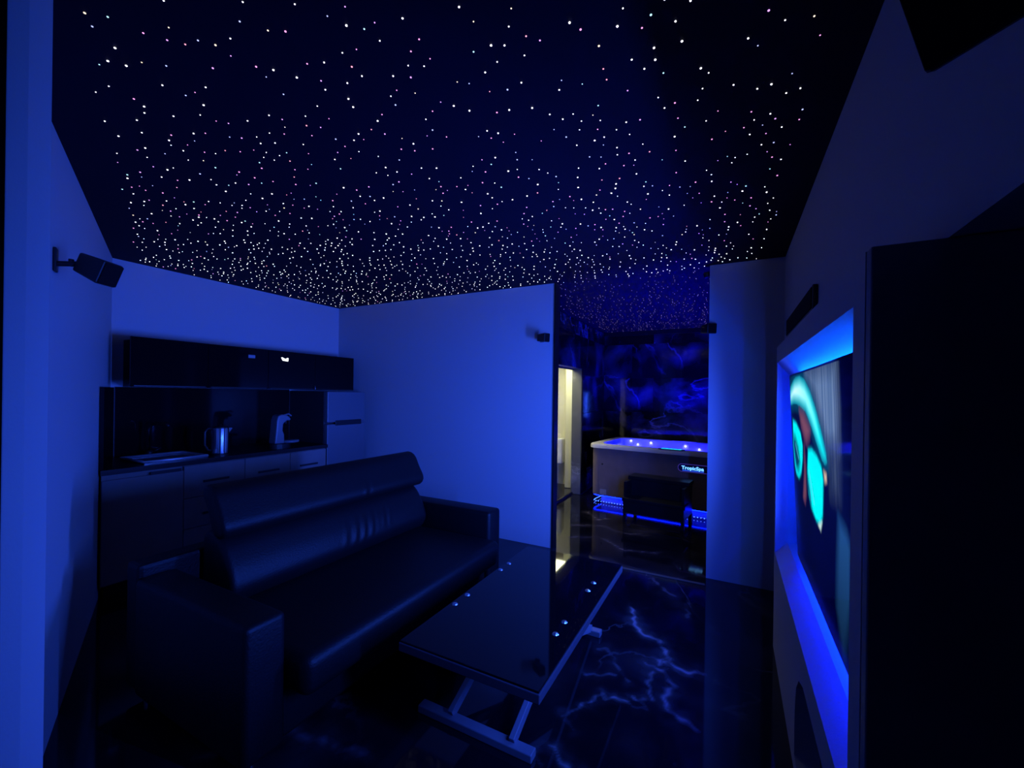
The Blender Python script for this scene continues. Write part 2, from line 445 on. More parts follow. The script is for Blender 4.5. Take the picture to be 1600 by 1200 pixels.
# ------------------------------------------------------------------ media wall unit with splayed recess
unit = thing('media_unit', 'white built-in wall unit with a blue-lit recess round the television', 'unit', (.3, 2.0, 0))
X0, XB = .24, .30
OY0, OY1, OZ0, OZ1 = 1.188, 2.945, .575, 1.705     # opening at the front
IY0, IY1, IZ0, IZ1 = 1.20, 2.93, .65, 1.628         # back of the recess
UY0, UY1, UZ = 1.096, 2.985, 1.80
SL = [(1.20, .06), (2.03, .06), (2.03, .24), (2.00, .35), (1.93, .42), (1.83, .455), (1.20, .455)]   # low vent opening (y,z)
bm = NB()
def ring(y0, y1, z0, z1, x): return [bm.verts.new((x, a, b)) for a, b in ((y0, z0), (y1, z0), (y1, z1), (y0, z1))]
outer = ring(UY0, UY1, 0, UZ, X0); op = ring(OY0, OY1, OZ0, OZ1, X0); inn = ring(IY0, IY1, IZ0, IZ1, XB)
sl = [bm.verts.new((X0, a, b)) for a, b in SL]; slb = [bm.verts.new((X0 + .10, a, b)) for a, b in SL]
def loop_edges(vs): return [bm.edges.new((vs[i], vs[(i + 1) % len(vs)])) for i in range(len(vs))]
E_ = loop_edges(outer) + loop_edges(op) + loop_edges(sl)
bmesh.ops.triangle_fill(bm, use_beauty=True, use_dissolve=False, edges=E_)
for a, b_ in ((op, inn),):
    for i in range(4): bm.faces.new((a[i], a[(i + 1) % 4], b_[(i + 1) % 4], b_[i]))
pk = ring(IY0, IY1, IZ0, IZ1, .346)
for i in range(4): bm.faces.new((inn[i], inn[(i + 1) % 4], pk[(i + 1) % 4], pk[i]))
bm.faces.new(pk)
ns = len(sl)
for i in range(ns): bm.faces.new((sl[i], sl[(i + 1) % ns], slb[(i + 1) % ns], slb[i]))
bm.faces.new(slb)
bk = ring(UY0, UY1, 0, UZ, .354)
for i in range(4): bm.faces.new((outer[i], outer[(i + 1) % 4], bk[(i + 1) % 4], bk[i]))
bmesh.ops.recalc_face_normals(bm, faces=bm.faces[:])
obj('body', bm, M_wall, unit)
b = prism(NB(), [(a, z_) for a, z_ in SL], X0 + .085, X0 + .098, 'x'); obj('vent_panel', b, M_black_plastic, unit)['label'] = 'black panel deep in the low opening'
G_led = glow('deep_blue_led', (.0008, .009, 1.0), 260.0); G_led_top = glow('azure_led', (.0008, .07, 1.0), 260.0)
for nm, a in (('top', (.300, .308, 1.26, 2.49, 1.590, 1.596)), ('bottom', (.330, .336, 1.26, 2.49, .735, .741))):
    o = obj('led_strip', bx(*a), G_led_top if nm == 'top' else G_led, unit); o['label'] = 'glowing blue LED strip behind the television'
o = obj('led_strip', bx(.322, .328, 2.480, 2.486, .80, 1.57), G_led, unit); o['label'] = 'glowing blue LED strip behind the television'

o = obj('end_panel', bx(X0 + .001, .795, 1.060, 1.095, 0, UZ, bev=.003), mat('dark_laminate', (.22, .22, .25), .5, var=.2), unit); o['label'] = 'tall dark end panel facing the room entrance'
# television: tilted thin panel; the picture is a colour attribute on a fine grid
SHAPES = dict(
 arch=[(2.543, 0.709), (2.479, 0.755), (2.333, 0.789), (2.168, 0.795), (2.034, 0.775), (1.909, 0.727), (1.805, 0.664), (1.707, 0.581), (1.651, 0.521), (1.647, 0.49), (1.684, 0.48), (1.731, 0.487), (1.801, 0.523), (1.917, 0.586), (2.037, 0.641), (2.211, 0.664), (2.374, 0.671), (2.515, 0.658)],
 left=[(2.454, 0.596), (2.33, 0.585), (2.205, 0.548), (2.159, 0.496), (2.179, 0.432), (2.244, 0.36), (2.323, 0.324), (2.416, 0.332), (2.455, 0.367), (2.486, 0.462)],
 leftdark=[(2.465, 0.521), (2.379, 0.514), (2.298, 0.469), (2.259, 0.409), (2.335, 0.358), (2.407, 0.361), (2.442, 0.404), (2.474, 0.464)],
 right=[(2.026, 0.498), (1.938, 0.511), (1.835, 0.499), (1.748, 0.47), (1.721, 0.426), (1.746, 0.349), (1.768, 0.29), (1.818, 0.247), (1.905, 0.24), (2.008, 0.263), (2.064, 0.308), (2.075, 0.393)],
 tip=[(1.87, 0.238), (1.786, 0.271), (1.822, 0.231)],
 skin=[(2.218, 0.642), (2.096, 0.634), (1.951, 0.578), (1.977, 0.548), (2.056, 0.518), (2.107, 0.537), (2.174, 0.581)],
 nose=[(2.116, 0.507), (2.105, 0.418), (2.123, 0.296), (2.168, 0.25), (2.22, 0.263), (2.155, 0.381)],
 ear=[(1.714, 0.456), (1.667, 0.454), (1.668, 0.431), (1.703, 0.42)],
 hair=[(2.011, 0.80), (1.627, 0.803), (1.464, 0.794), (1.464, 0.673), (1.486, 0.574), (1.581, 0.538), (1.632, 0.551), (1.7, 0.61), (1.809, 0.7)],
 hair2=[(1.632, 0.551), (1.581, 0.538), (1.458, 0.577), (1.493, 0.418), (1.613, 0.401)],
 shoulder=[(1.516, 0.353), (1.426, 0.337), (1.385, 0.302), (1.415, 0.15), (1.454, 0.078), (1.539, -0.085), (1.61, 0.058), (1.571, 0.195)])
TY0, TY1, TV0, TV1 = 1.245, 2.515, -.085, .81
tvt = thing('television', 'wide flat television showing a face in glowing cyan paint, in the blue recess', 'television', (.30, 1.9, .7))
tdir = Vector((-.041, 0, .81)).normalized(); tn = Vector((-tdir.z, 0, tdir.x))      # up along the panel, normal into the room
def TVP(y, v, off=0.):
    p = Vector((.298, y, .80)) + tdir * v * .811 / .81 + tn * off
    return p
bm = NB()
a = [bm.verts.new(TVP(y, v, 0)) for y, v in ((TY0, TV0), (TY1, TV0), (TY1, TV1), (TY0, TV1))]
c = [bm.verts.new(TVP(y, v, -.012) if v < 0 else TVP(y, v, -.02)) for y, v in ((TY0, TV0), (TY1, TV0), (TY1, TV1), (TY0, TV1))]
bm.faces.new(a); bm.faces.new(c[::-1])
for i in range(4): bm.faces.new((a[i], a[(i + 1) % 4], c[(i + 1) % 4], c[i]))
bmesh.ops.recalc_face_normals(bm, faces=bm.faces[:])
obj('casing', bm, M_black_gloss, tvt)
gy = np.linspace(TY0 + .008, TY1 - .008, 210); gv = np.linspace(TV0 + .008, TV1 - .008, 150)
YY, VV = np.meshgrid(gy, gv)
def inside(poly, X=YY, Y=VV):
    r = np.zeros(X.shape, bool); n_ = len(poly)
    for i in range(n_):
        (x0, y0), (x1, y1) = poly[i], poly[(i + 1) % n_]
        c_ = ((y0 > Y) != (y1 > Y)) & (X < (x1 - x0) * (Y - y0) / (y1 - y0 + 1e-12) + x0)
        r ^= c_
    return r
def dist(poly, X=YY, Y=VV):
    d = np.full(X.shape, 9.)
    for i in range(len(poly)):
        (x0, y0), (x1, y1) = poly[i], poly[(i + 1) % len(poly)]
        dx, dy = x1 - x0, y1 - y0
        t_ = np.clip(((X - x0) * dx + (Y - y0) * dy) / (dx * dx + dy * dy), 0, 1)
        d = np.minimum(d, np.hypot(X - x0 - t_ * dx, Y - y0 - t_ * dy))
    return d
img = np.zeros(YY.shape + (3,)); img[:] = (.0, .0, .012)
def paint(poly, colr, soft=.02):
    ins = inside(poly); d = dist(poly); s = np.where(ins, d, -d)
    k = np.clip(.5 + s / soft / 2, 0, 1)[..., None]
    cc = colr if isinstance(colr, np.ndarray) else np.array(colr, float)
    img[:] = img * (1 - k) + cc * k
streak = .5 + .5 * np.sin(YY * 70 + 3 * np.sin(YY * 23) + VV * 6)
fine = .5 + .5 * np.sin(YY * 190 + 11 * VV + 2 * np.sin(YY * 47))
hairc = np.stack([.07 + .10 * streak * fine, .13 + .12 * streak * fine, .24 + .16 * streak * fine], -1)
paint(SHAPES['hair'], hairc, .06)
paint(SHAPES['hair2'], hairc * .22, .05)
sh = np.clip((VV + .08) / .4, 0, 1)[..., None] * np.array([.008, .05, .16]) + np.array([.002, .008, .02])
paint(SHAPES['shoulder'], sh, .03)
ha = dist(SHAPES['arch'])
paint(SHAPES['arch'], (.0, .09, .16), .05)
ins = inside(SHAPES['arch'])
core = np.clip(ha / .055, 0, 1)
side = np.clip((YY - 1.75) / .6, 0, 1)
ac = np.stack([.55 * core ** 2.2 * side + .004, (.16 + .76 * core), (.24 + .72 * core)], -1)
img[ins] = ac[ins]
paint(SHAPES['skin'], (.16, .055, .065), .03)
paint(SHAPES['nose'], (.14, .045, .06), .02)
for kname in ('left', 'right'):
    d = dist(SHAPES[kname]); ins = inside(SHAPES[kname])
    paint(SHAPES[kname], (.0, .2, .26), .012)
    cr = np.clip(d / .02, 0, 1); tex = .96 + .04 * np.sin(YY * 20 - VV * 45)
    cc = np.stack([.0 * cr, (.25 + .62 * cr) * tex, (.3 + .58 * cr) * tex], -1)
    img[ins] = cc[ins]
paint(SHAPES['leftdark'], (.0, .04, .09), .03)
for x0, x1 in (((2.03, .41), (1.93, .30)), ((2.045, .36), (2.0, .30)), ((2.40, .48), (2.30, .42))):
    paint([x0, (x0[0] - .012, x0[1]), x1, (x1[0] + .012, x1[1])], (.10, .55, .75), .01)
paint([(2.07, .40), (2.02, .33), (1.99, .27), (2.03, .28), (2.075, .33)], (.0, .07, .13), .02)
paint(SHAPES['tip'], (.55, .75, .7), .01)
paint(SHAPES['ear'], (.6, .42, .30), .012)
W_ = len(gy); H_ = len(gv)
tvv = [tuple(TVP(y, v, .0012) - Vector(tvt['_o'])) for v in gv for y in gy]
ii = np.arange(W_ * H_).reshape(H_, W_)
tf = np.stack([ii[:-1, :-1].ravel(), ii[1:, :-1].ravel(), ii[1:, 1:].ravel(), ii[:-1, 1:].ravel()], 1)
me = bpy.data.meshes.new('screen'); me.from_pydata(tvv, [], tf.tolist())
ca = me.color_attributes.new('picture', 'FLOAT_COLOR', 'POINT')
rgba = np.ones((W_ * H_, 4), np.float32); rgba[:, :3] = img.reshape(-1, 3); ca.data.foreach_set('color', rgba.ravel())
ms_ = bpy.data.materials.new('screen_picture'); ms_.use_nodes = True
n, l = nodes_of(ms_); b = n['Principled BSDF']; b.inputs['Base Color'].default_value = (.002, .002, .003, 1); b.inputs['Roughness'].default_value = .1; b.inputs['Specular IOR Level'].default_value = .01
at = n.new('ShaderNodeAttribute'); at.attribute_name = 'picture'
l.new(at.outputs['Color'], b.inputs['Emission Color']); b.inputs['Emission Strength'].default_value = 1.15
ms_.cycles.emission_sampling = 'NONE'
me.materials.append(ms_)
o = bpy.data.objects.new('screen', me); COL.objects.link(o); o.parent = tvt; o['label'] = 'lit picture of a painted face with cyan glow'
obj('wall_bracket', bx(.320, .345, 1.6, 2.1, 1.0, 1.3), M_black_plastic, unit)

# ------------------------------------------------------------------ loudspeakers
def xf(bm, m): bmesh.ops.transform(bm, matrix=m, verts=bm.verts[:]); return bm
sp = thing('centre_loudspeaker', 'long black loudspeaker bar on the wall above the lit recess', 'speaker', (.34, 2.92, 1.915))
obj('cabinet', bx(.332, .354, 2.40, 3.45, 1.915, 2.035, bev=.005), M_black_plastic, sp)
obj('grille', bx(.328, .333, 2.42, 3.43, 1.925, 2.025), M_black_soft, sp)
def satellite(label, plate, nrm, aim, arm, size, group='small black satellite loudspeakers', plate_h=.10, roll=0.):
    """wall plate, ball-joint arm and a small box loudspeaker aimed into the room"""
    plate, nrm, aim = Vector(plate), Vector(nrm).normalized(), Vector(aim).normalized()
    s = thing('satellite_loudspeaker', label, 'speaker', plate, group)
    z = nrm; y = Vector((0, 0, 1)); x = y.cross(z)
    mw = Matrix((x, y, z)).transposed().to_4x4(); mw.translation = plate
    obj('wall_plate', xf(bx(-.022, .022, -plate_h / 2, plate_h / 2, .001, .012, bev=.004), mw), M_black_plastic, s)
    j = plate + nrm * arm
    obj('bracket_arm', cyl(cyl(NB(), plate + nrm * .01 + Vector((0, 0, -.015)), j, .011), plate + nrm * arm * .55 + Vector((0, 0, .012)), plate + nrm * arm * .55 + Vector((0, 0, -.018)), .009), M_black_plastic, s)
    w, h, dpt = size
    za = aim; xa = Vector((0, 0, 1)).cross(za).normalized(); ya = za.cross(xa)
    ma = Matrix((xa, ya, za)).transposed().to_4x4() @ Matrix.Rotation(roll, 4, 'Z'); ma.translation = j
    bb = NB(); prism(bb, [(-w / 2, -h / 2), (w / 2, -h / 2), (w / 2, h / 2), (-w / 2, h / 2)], -.01, dpt)
    for v in bb.verts:
        if v.co.z < 0: v.co.x *= .72; v.co.y *= .80
    bevel_all(bb, .008, 2)
    obj('cabinet', xf(bb, ma), M_black_plastic, s)
    obj('grille', xf(bx(-w / 2 + .006, w / 2 - .006, -h / 2 + .006, h / 2 - .006, dpt + .0002, dpt + .006, bev=.002, seg=1), ma), M_black_soft, s)
    return s
pl = LB + (LA - LB) * ((-2.52 - LB.x) / (LA.x - LB.x))
satellite('black box loudspeaker on a bracket high on the left wall', (pl.x, pl.y, 2.035), (ln.x, ln.y, 0), (.62, .34, -.30), .095, (.095, .105, .115), None)
satellite('small black loudspeaker at the partition edge beside the tub room opening', (-1.66, 3.80, 2.045), (0, -1, 0), (.84, -.42, -.06), .07, (.07, .085, .115), None, .07)
satellite('small black loudspeaker on the narrow wall end right of the tub room', (-.172, 3.87, 2.06), (-1, 0, 0), (.55, -1, -.08), .035, (.08, .085, .13), None, .06)
satellite('large dark loudspeaker tilted down near the ceiling on the right wall', (.354, .745, 2.062), (-1, 0, 0), (-.5, -.45, -.38), .036, (.135, .165, .125), None)
fx_ = thing('ceiling_sensor', 'tiny black sensor on the wall end just under the ceiling', 'sensor', (-.19, 3.87, 2.52))
obj('housing', cyl(NB(), (-.172, 3.87, 2.525), (-.215, 3.87, 2.515), .022, .026), M_black_plastic, fx_, True)
obj('lens', cyl(NB(), (-.215, 3.87, 2.515), (-.219, 3.87, 2.514), .017), M_black_gloss, fx_)

# ------------------------------------------------------------------ kitchen
KF = -3.9
wt = thing('worktop', 'long black kitchen worktop under the dark splashback', 'worktop', (-4.2, 2.2, .885))
obj('slab', prism(NB(), [(-4.555, 1.545), (-4.555, 3.112), (KF + .02, 3.112), (KF + .02, 1.258)], .885, .922), M_black_top, wt)
cy = [1.27, 1.77, 2.25, 2.69, 3.105]
kinds = ['sink cupboard at the far left end of the kitchen run', 'drawer cupboard below the kettle', 'drawer cupboard in the middle of the kitchen run', 'drawer cupboard beside the fridge']
for i in range(4):
    y0, y1 = cy[i] + .002, cy[i + 1] - .002
    k = thing('base_cabinet', 'grey-brown ' + kinds[i], 'cabinet', (-4.2, (y0 + y1) / 2, 0), None)
    yb = y0 if i else 1.545
    obj('carcass', prism(NB(), [(-4.55, yb if i else 1.56), (-4.55, y1), (KF - .02, y1), (KF - .02, y0 if i else 1.275)], .09, .882), M_wood, k)
    obj('plinth', prism(NB(), [(-4.5, 1.56 if i == 0 else y0), (-4.5, y1), (KF - .07, y1), (KF - .07, (y0 if i else 1.31))], 0, .09), M_black_plastic, k)
    if i == 0:
        dd = obj('door', bx(KF - .02, KF, y0, y1, .10, .845, bev=.003), M_wood, k)
        obj('handle', bx(KF, KF + .012, y1 - .22, y1 - .02, .845, .868), M_black_plastic, dd)
    else:
        zz = [(.10, .36), (.364, .61), (.614, .875)]
        for z0, z1 in zz:
            dr = obj('drawer', bx(KF - .02, KF, y0, y1, z0, z1, bev=.003), M_wood, k)
            obj('handle', bx(KF, KF + .012, (y0 + y1) / 2 - .10, (y0 + y1) / 2 + .10, z1 - .15, z1 - .132), M_black_plastic, dr)
spb = tag(obj('splashback', bx(-4.558, -4.545, 1.56, 3.112, .923, 1.512), M_black_gloss), 'black glossy splashback panel on the kitchen wall', 'panel')
ldir = (LB - LA).normalized()
c0 = LA + ldir * .06 + ln * .004; c1 = LA + ldir * .715 + ln * .004
tag(obj('end_panel', prism(NB(), [c0, c1, c1 + ln * .022, c0 + ln * .022], .923, 1.507), M_black_gloss), 'black upright end panel against the left wall over the worktop', 'panel')
uy = [1.512, 2.06, 2.61, 3.15, 3.690]
lab = ['black glossy wall cupboard, first from the left wall', 'black glossy wall cupboard above the kettle', 'black glossy wall cupboard with a small lit clock', 'black glossy wall cupboard above the fridge']
for i in range(4):
    y0, y1 = uy[i] + .0015, uy[i + 1] - .0015
    k = thing('wall_cabinet', lab[i], 'cabinet', (-4.35, (y0 + y1) / 2, 1.513))
    obj('carcass', bx(-4.558, -4.17, y0 + (.10 if i == 0 else 0), y1, 1.514, 1.908), M_black_gloss, k)
    dr = obj('door', bx(-4.168, -4.15, y0, y1, 1.513, 1.909, bev=.002), M_black_gloss, k)
    obj('handle', bx(-4.15, -4.144, y0 + .02, y1 - .02, 1.518, 1.526), M_black_plastic, dr)
    if i == 2:
        o = obj('clock_display', prism(NB(), [(2.760, 1.812), (2.820, 1.806), (2.824, 1.842), (2.806, 1.842), (2.800, 1.830), (2.776, 1.836), (2.756, 1.846), (2.744, 1.842)], -4.1499, -4.147, 'x'), glow('clock_white', (.95, 1, .96), 2.2, False), k)
        o['label'] = 'tiny glowing white clock figures'
    if i == 1:
        o = obj('pale_mark', bx(-4.15, -4.147, 2.41, 2.475, 1.812, 1.842), mat('pale_mark_grey', (.35, .35, .38), .4), k); o['label'] = 'small pale rectangle on the door'  # thin pale rectangle laid on the cupboard door
# fridge
f = thing('fridge_freezer', 'pale grey fridge freezer standing between the worktop and the partition', 'fridge', (-4.2, 3.38, 0))
obj('body', bx(-4.55, -3.96, 3.118, 3.640, .03, 1.497, bev=.006), M_fridge_side, f)
for nm, z0, z1 in (('door', .05, 1.135), ('door', 1.155, 1.495)):
    d_ = obj(nm, bx(-3.955, -3.9, 3.118, 3.640, z0, z1, bev=.008), M_fridge, f)
hd = obj('handle', bx(-3.905, -3.893, 3.22, 3.585, 1.118, 1.175, bev=.004), M_black_plastic, f); hd['label'] = 'dark recessed handle strip between the doors'
for yy in (3.16, 3.6): obj('foot', cyl(NB(), (-3.99, yy, 0), (-3.99, yy, .032), .018), M_black_plastic, f)
# sink and tap
s = thing('sink', 'steel kitchen sink set in the worktop at the left', 'sink', (-4.15, 1.75, .92))
bm = NB(); box(bm, -4.36, -3.95, 1.53, 1.57, .923, .928); box(bm, -4.36, -3.95, 1.93, 1.97, .923, .928); box(bm, -4.36, -4.32, 1.57, 1.93, .923, .928); box(bm, -3.99, -3.95, 1.57, 1.93, .923, .928)
obj('rim', bm, M_steel, s)
obj('rim_bead', tube(NB(), [(-4.355, 1.535, .938), (-3.955, 1.535, .938), (-3.955, 1.965, .938), (-4.355, 1.965, .938), (-4.355, 1.540, .938)], .011), mat('satin_steel', (.95, .95, .97), .5, metal=1.), s, True)
obj('basin', bx(-4.32, -3.99, 1.57, 1.93, .924, .926), mat('dark_steel', (.2, .2, .22), .3, metal=1.), s)
obj('drain', cyl(NB(), (-4.15, 1.75, .926), (-4.15, 1.75, .928), .03), M_chrome, s)
tp = thing('kitchen_tap', 'dark curved kitchen tap behind the sink', 'tap', (-4.42, 1.75, .92))
obj('base', cyl(NB(), (-4.43, 1.75, .923), (-4.43, 1.75, .97), .024), M_black_plastic, tp, True)
obj('spout', tube(NB(), [(-4.43, 1.75, .965), (-4.43, 1.75, 1.15), (-4.41, 1.755, 1.19), (-4.36, 1.765, 1.205), (-4.24, 1.79, 1.20), (-4.21, 1.795, 1.185)], .012), M_black_plastic, tp, True)
obj('lever', tube(NB(), [(-4.43, 1.775, .955), (-4.42, 1.83, .985)], .007), M_black_plastic, tp, True)
# kettle
M_kettle = mat('brushed_kettle_steel', (.7, .72, .78), .28, metal=1.)
n, l = nodes_of(M_kettle); tg = n.new('ShaderNodeTangent'); tg.direction_type = 'RADIAL'; tg.axis = 'Z'
l.new(tg.outputs[0], n['Principled BSDF'].inputs['Tangent']); n['Principled BSDF'].inputs['Anisotropic'].default_value = .85; n['Principled BSDF'].inputs['Anisotropic Rotation'].default_value = .25
kt = thing('kettle', 'tall polished steel kettle on the black worktop', 'kettle', (-4.02, 2.10, .922))
obj('body', lathe(NB(), [(.064, .012), (.066, .02), (.066, .12), (.066, .235), (.062, .24)], (-4.02, 2.10, .922), 36), M_kettle, kt, True)
obj('base', lathe(NB(), [(.074, 0), (.074, .01), (.070, .012)], (-4.02, 2.10, .922)), M_black_plastic, kt)
obj('lid', lathe(NB(), [(.060, .2402), (.056, .25), (.02, .256), (.012, .258), (.012, .27), (.004, .273)], (-4.02, 2.10, .922)), M_black_plastic, kt, True)
obj('handle', tube(NB(), [(-4.02, 2.04, 1.155), (-4.02, 1.995, 1.165), (-4.02, 1.975, 1.13), (-4.02, 1.975, 1.02), (-4.02, 2.0, .975), (-4.02, 2.038, .965)], .011), M_black_plastic, kt, True)
obj('spout', prism(NB(), [(2.155, 1.10), (2.195, 1.155), (2.155, 1.16)], -4.035, -4.005, 'x'), M_steel, kt)
# coffee machine
cm = thing('coffee_machine', 'grey capsule coffee machine with a round drip tray beside the fridge', 'coffee maker', (-4.02, 2.66, .922))
sh_ = [(2.575, .97), (2.675, .97), (2.672, 1.06), (2.655, 1.10), (2.66, 1.165), (2.70, 1.20), (2.735, 1.195), (2.742, 1.215), (2.71, 1.245), (2.655, 1.262), (2.61, 1.25), (2.595, 1.20), (2.588, 1.10)]
obj('body', bevel_all(prism(NB(), sh_, -4.08, -3.97, 'x'), .012, 2), M_appliance, cm)
obj('base', lathe(NB(), [(.10, 0), (.10, .045), (.095, .05)], (-4.02, 2.655, .922), sy=1.1, sx=.8), M_black_plastic, cm)
obj('drip_tray', lathe(NB(), [(.078, .05), (.084, .056), (.084, .07), (.076, .076)], (-4.0, 2.755, .922), sx=.9), M_appliance, cm, True)
obj('nozzle', cyl(NB(), (-4.02, 2.715, 1.195), (-4.02, 2.715, 1.165), .012, .009), M_black_plastic, cm)
obj('lever', tube(NB(), [(-4.02, 2.70, 1.25), (-4.02, 2.745, 1.262), (-4.02, 2.775, 1.24)], .008), M_appliance, cm)

# ------------------------------------------------------------------ sofa
so = thing('sofa', 'black leather three-seat sofa with a padded headrest, facing the television', 'sofa', (-2.05, 1.9, 0))
obj('base', bx(-2.52, -1.62, 1.10, 2.70, .06, .27, bev=.02), M_leather, so)
seat_b = bx(-2.34, -1.485, 1.105, 2.695, .25, .425, bev=.05, seg=4)
obj('seat_cushion', seat_b, M_leather, so, True)
def padded(prof, y0, y1, creases, step=.012, rnd=.03):
    """closed profile (x,z) swept along y with rounded ends; creases press ridges into the front"""
    pr = []
    m_ = len(prof)
    for i in range(m_):
        a_, b_ = Vector(prof[i]), Vector(prof[(i + 1) % m_])
        k_ = max(1, int((b_ - a_).length / .025))
        for q in range(k_): pr.append(a_.lerp(b_, q / k_))
    for _ in range(2):
        pr = [(pr[i - 1] + pr[i] * 2 + pr[(i + 1) % len(pr)]) / 4 for i in range(len(pr))]
    cen = sum(pr, Vector((0, 0))) / len(pr)
    ys = [y0, y0 + rnd * .15, y0 + rnd * .5] + list(np.arange(y0 + rnd, y1 - rnd, step)) + [y1 - rnd * .5, y1 - rnd * .15, y1]
    bm = NB(); rings = []
    for y in ys:
        e = min(y - y0, y1 - y); sh_ = 0 if e >= rnd else rnd - math.sqrt(max(0, rnd * rnd - (rnd - e) ** 2))
        row = []
        for p in pr:
            d_ = cen - p; q = p + d_ * min(.5, sh_ / max(d_.length, .01))
            off = 0.
            for (cy_, cz, ch, cw, amp) in creases:
                off += amp * math.exp(-((y - cy_ - .03 * math.sin((q.y - cz) * 14)) / cw) ** 2) * math.exp(-((q.y - cz) / ch) ** 2)
            row.append(bm.verts.new((q.x + (off if q.x > cen.x else 0), y, q.y)))
        rings.append(row)
    for a_, b_ in zip(rings, rings[1:]):
        for i in range(len(a_)): bm.faces.new((a_[i], a_[(i + 1) % len(a_)], b_[(i + 1) % len(a_)], b_[i]))
    bm.faces.new(rings[0][::-1]); bm.faces.new(rings[-1])
    bmesh.ops.recalc_face_normals(bm, faces=bm.faces[:])
    return bm
CR = [(yy, .56 + dz, .06, .010, am) for yy, dz, am in ((1.90, .0, .006), (1.945, .0, -.005), (1.985, .01, .007), (2.02, 0, -.006), (2.055, .01, .008), (2.095, .02, -.006), (2.13, .02, .007), (2.165, .03, -.005), (2.25, .06, .005), (2.285, .06, -.004), (2.31, .06, .005))]
obj('back_cushion', padded([(-2.22, .40), (-2.165, .50), (-2.20, .60), (-2.27, .71), (-2.34, .76), (-2.45, .76), (-2.47, .40)], 1.20, 2.70, CR), M_leather, so, True)
obj('back_frame', bx(-2.60, -2.47, .94, 2.86, .06, .66, bev=.02), M_leather, so)
for nm, y0, y1 in (('arm', .925, 1.095), ('arm', 2.705, 2.88)):
    obj(nm, bx(-2.47, -1.595, y0, y1, .06, .605, bev=.025, seg=3), M_leather, so, True)
obj('headrest', padded([(-2.26, .735), (-2.225, .79), (-2.335, .99), (-2.40, 1.015), (-2.46, .985), (-2.40, .88), (-2.33, .735)], 1.19, 2.735, [(2.11, .80, .05, .012, .006), (2.15, .80, .05, .012, -.005)], rnd=.022), M_leather, so, True)
for x_, y_ in ((-2.5, 1.0), (-2.5, 2.8), (-1.68, 1.0), (-1.68, 2.8)):
    obj('leg', cyl(NB(), (x_, y_, 0), (x_, y_, .062), .022), M_steel, so)

# ------------------------------------------------------------------ coffee table
ct = thing('coffee_table', 'low black glass-topped coffee table with silver legs in front of the sofa', 'table', (-.91, 2.0, 0))
TX0, TX1, TYA, TYB, TZ = -1.235, -.585, 1.355, 2.625, .45
obj('tabletop', bx(TX0 + .004, TX1 - .004, TYA + .004, TYB - .004, TZ - .008, TZ, bev=.002), mat('black_table_glass', (.003, .003, .004), .035, spec=.36), ct)
obj('edge_frame', bx(TX0, TX1, TYA, TYB, TZ - .045, TZ - .0085, bev=.003), M_grey_edge, ct)
bolt = cyl(NB(), (0, 0, 0), (0, 0, .004), .015, .012, 24)
cyl(bolt, (0, 0, .0041), (0, 0, .006), .008, .006, 16)
bmsh = bpy.data.meshes.new('bolt_cap'); bolt.to_mesh(bmsh); bolt.free(); bmsh.materials.append(M_chrome)
for xx in (-1.190, -.645):
    for yy in (1.72, 1.83, 2.185, 2.29):
        o = bpy.data.objects.new('bolt_cap', bmsh); COL.objects.link(o); o.parent = ct; o.location = ({True: -1.205, False: -.67}[xx < -1] + .91, yy - 2.0, TZ + .0003)
        o['label'] = 'round chrome cap on the glass'
for nm, y0 in (('foot_bar', 1.545), ('foot_bar', 2.545)):
    obj(nm, bx(-1.285, -.70, y0, y0 + .05, .0, .035, bev=.004), M_silver, ct)
for xx, s_ in ((-1.115, 1), (-.80, 1)):
    for (ya, yb, dx) in ((1.57, 2.40, 0.0), (2.57, 1.60, .030)):
        L_ = math.hypot(yb - ya, .37); an = math.atan2(.37, yb - ya)
        m_ = Matrix.Translation((xx + dx, ya, .034)) @ Matrix.Rotation(an, 4, 'X')
        obj('leg', box(NB(), -.013, .013, 0, L_, -.022, .022, bev=.003, mtx=m_), M_silver, ct)
    obj('pivot_bolt', cyl(NB(), (xx - .016, 2.03, .235), (xx + .046, 2.03, .235), .012), M_chrome, ct)

# ------------------------------------------------------------------ hot tub
TROT = math.radians(-7)
tub = thing('hot_tub', 'square hot tub with brown-grey panels and blue glowing water', 'hot tub', (-1.78, 5.70, 0), rot=TROT)
tub['_o'] = (0., 0., 0.)
W, D, RZ = 2.08, 1.22, .82
def rrect(x0, x1, y0, y1, r, n_=6):
    out = []
    for cx, cy_, a0 in ((x1 - r, y1 - r, 0), (x0 + r, y1 - r, 90), (x0 + r, y0 + r, 180), (x1 - r, y0 + r, 270)):
        for k in range(n_ + 1):
            a_ = math.radians(a0 + 90 * k / n_); out.append((cx + r * math.cos(a_), cy_ + r * math.sin(a_)))
    return out
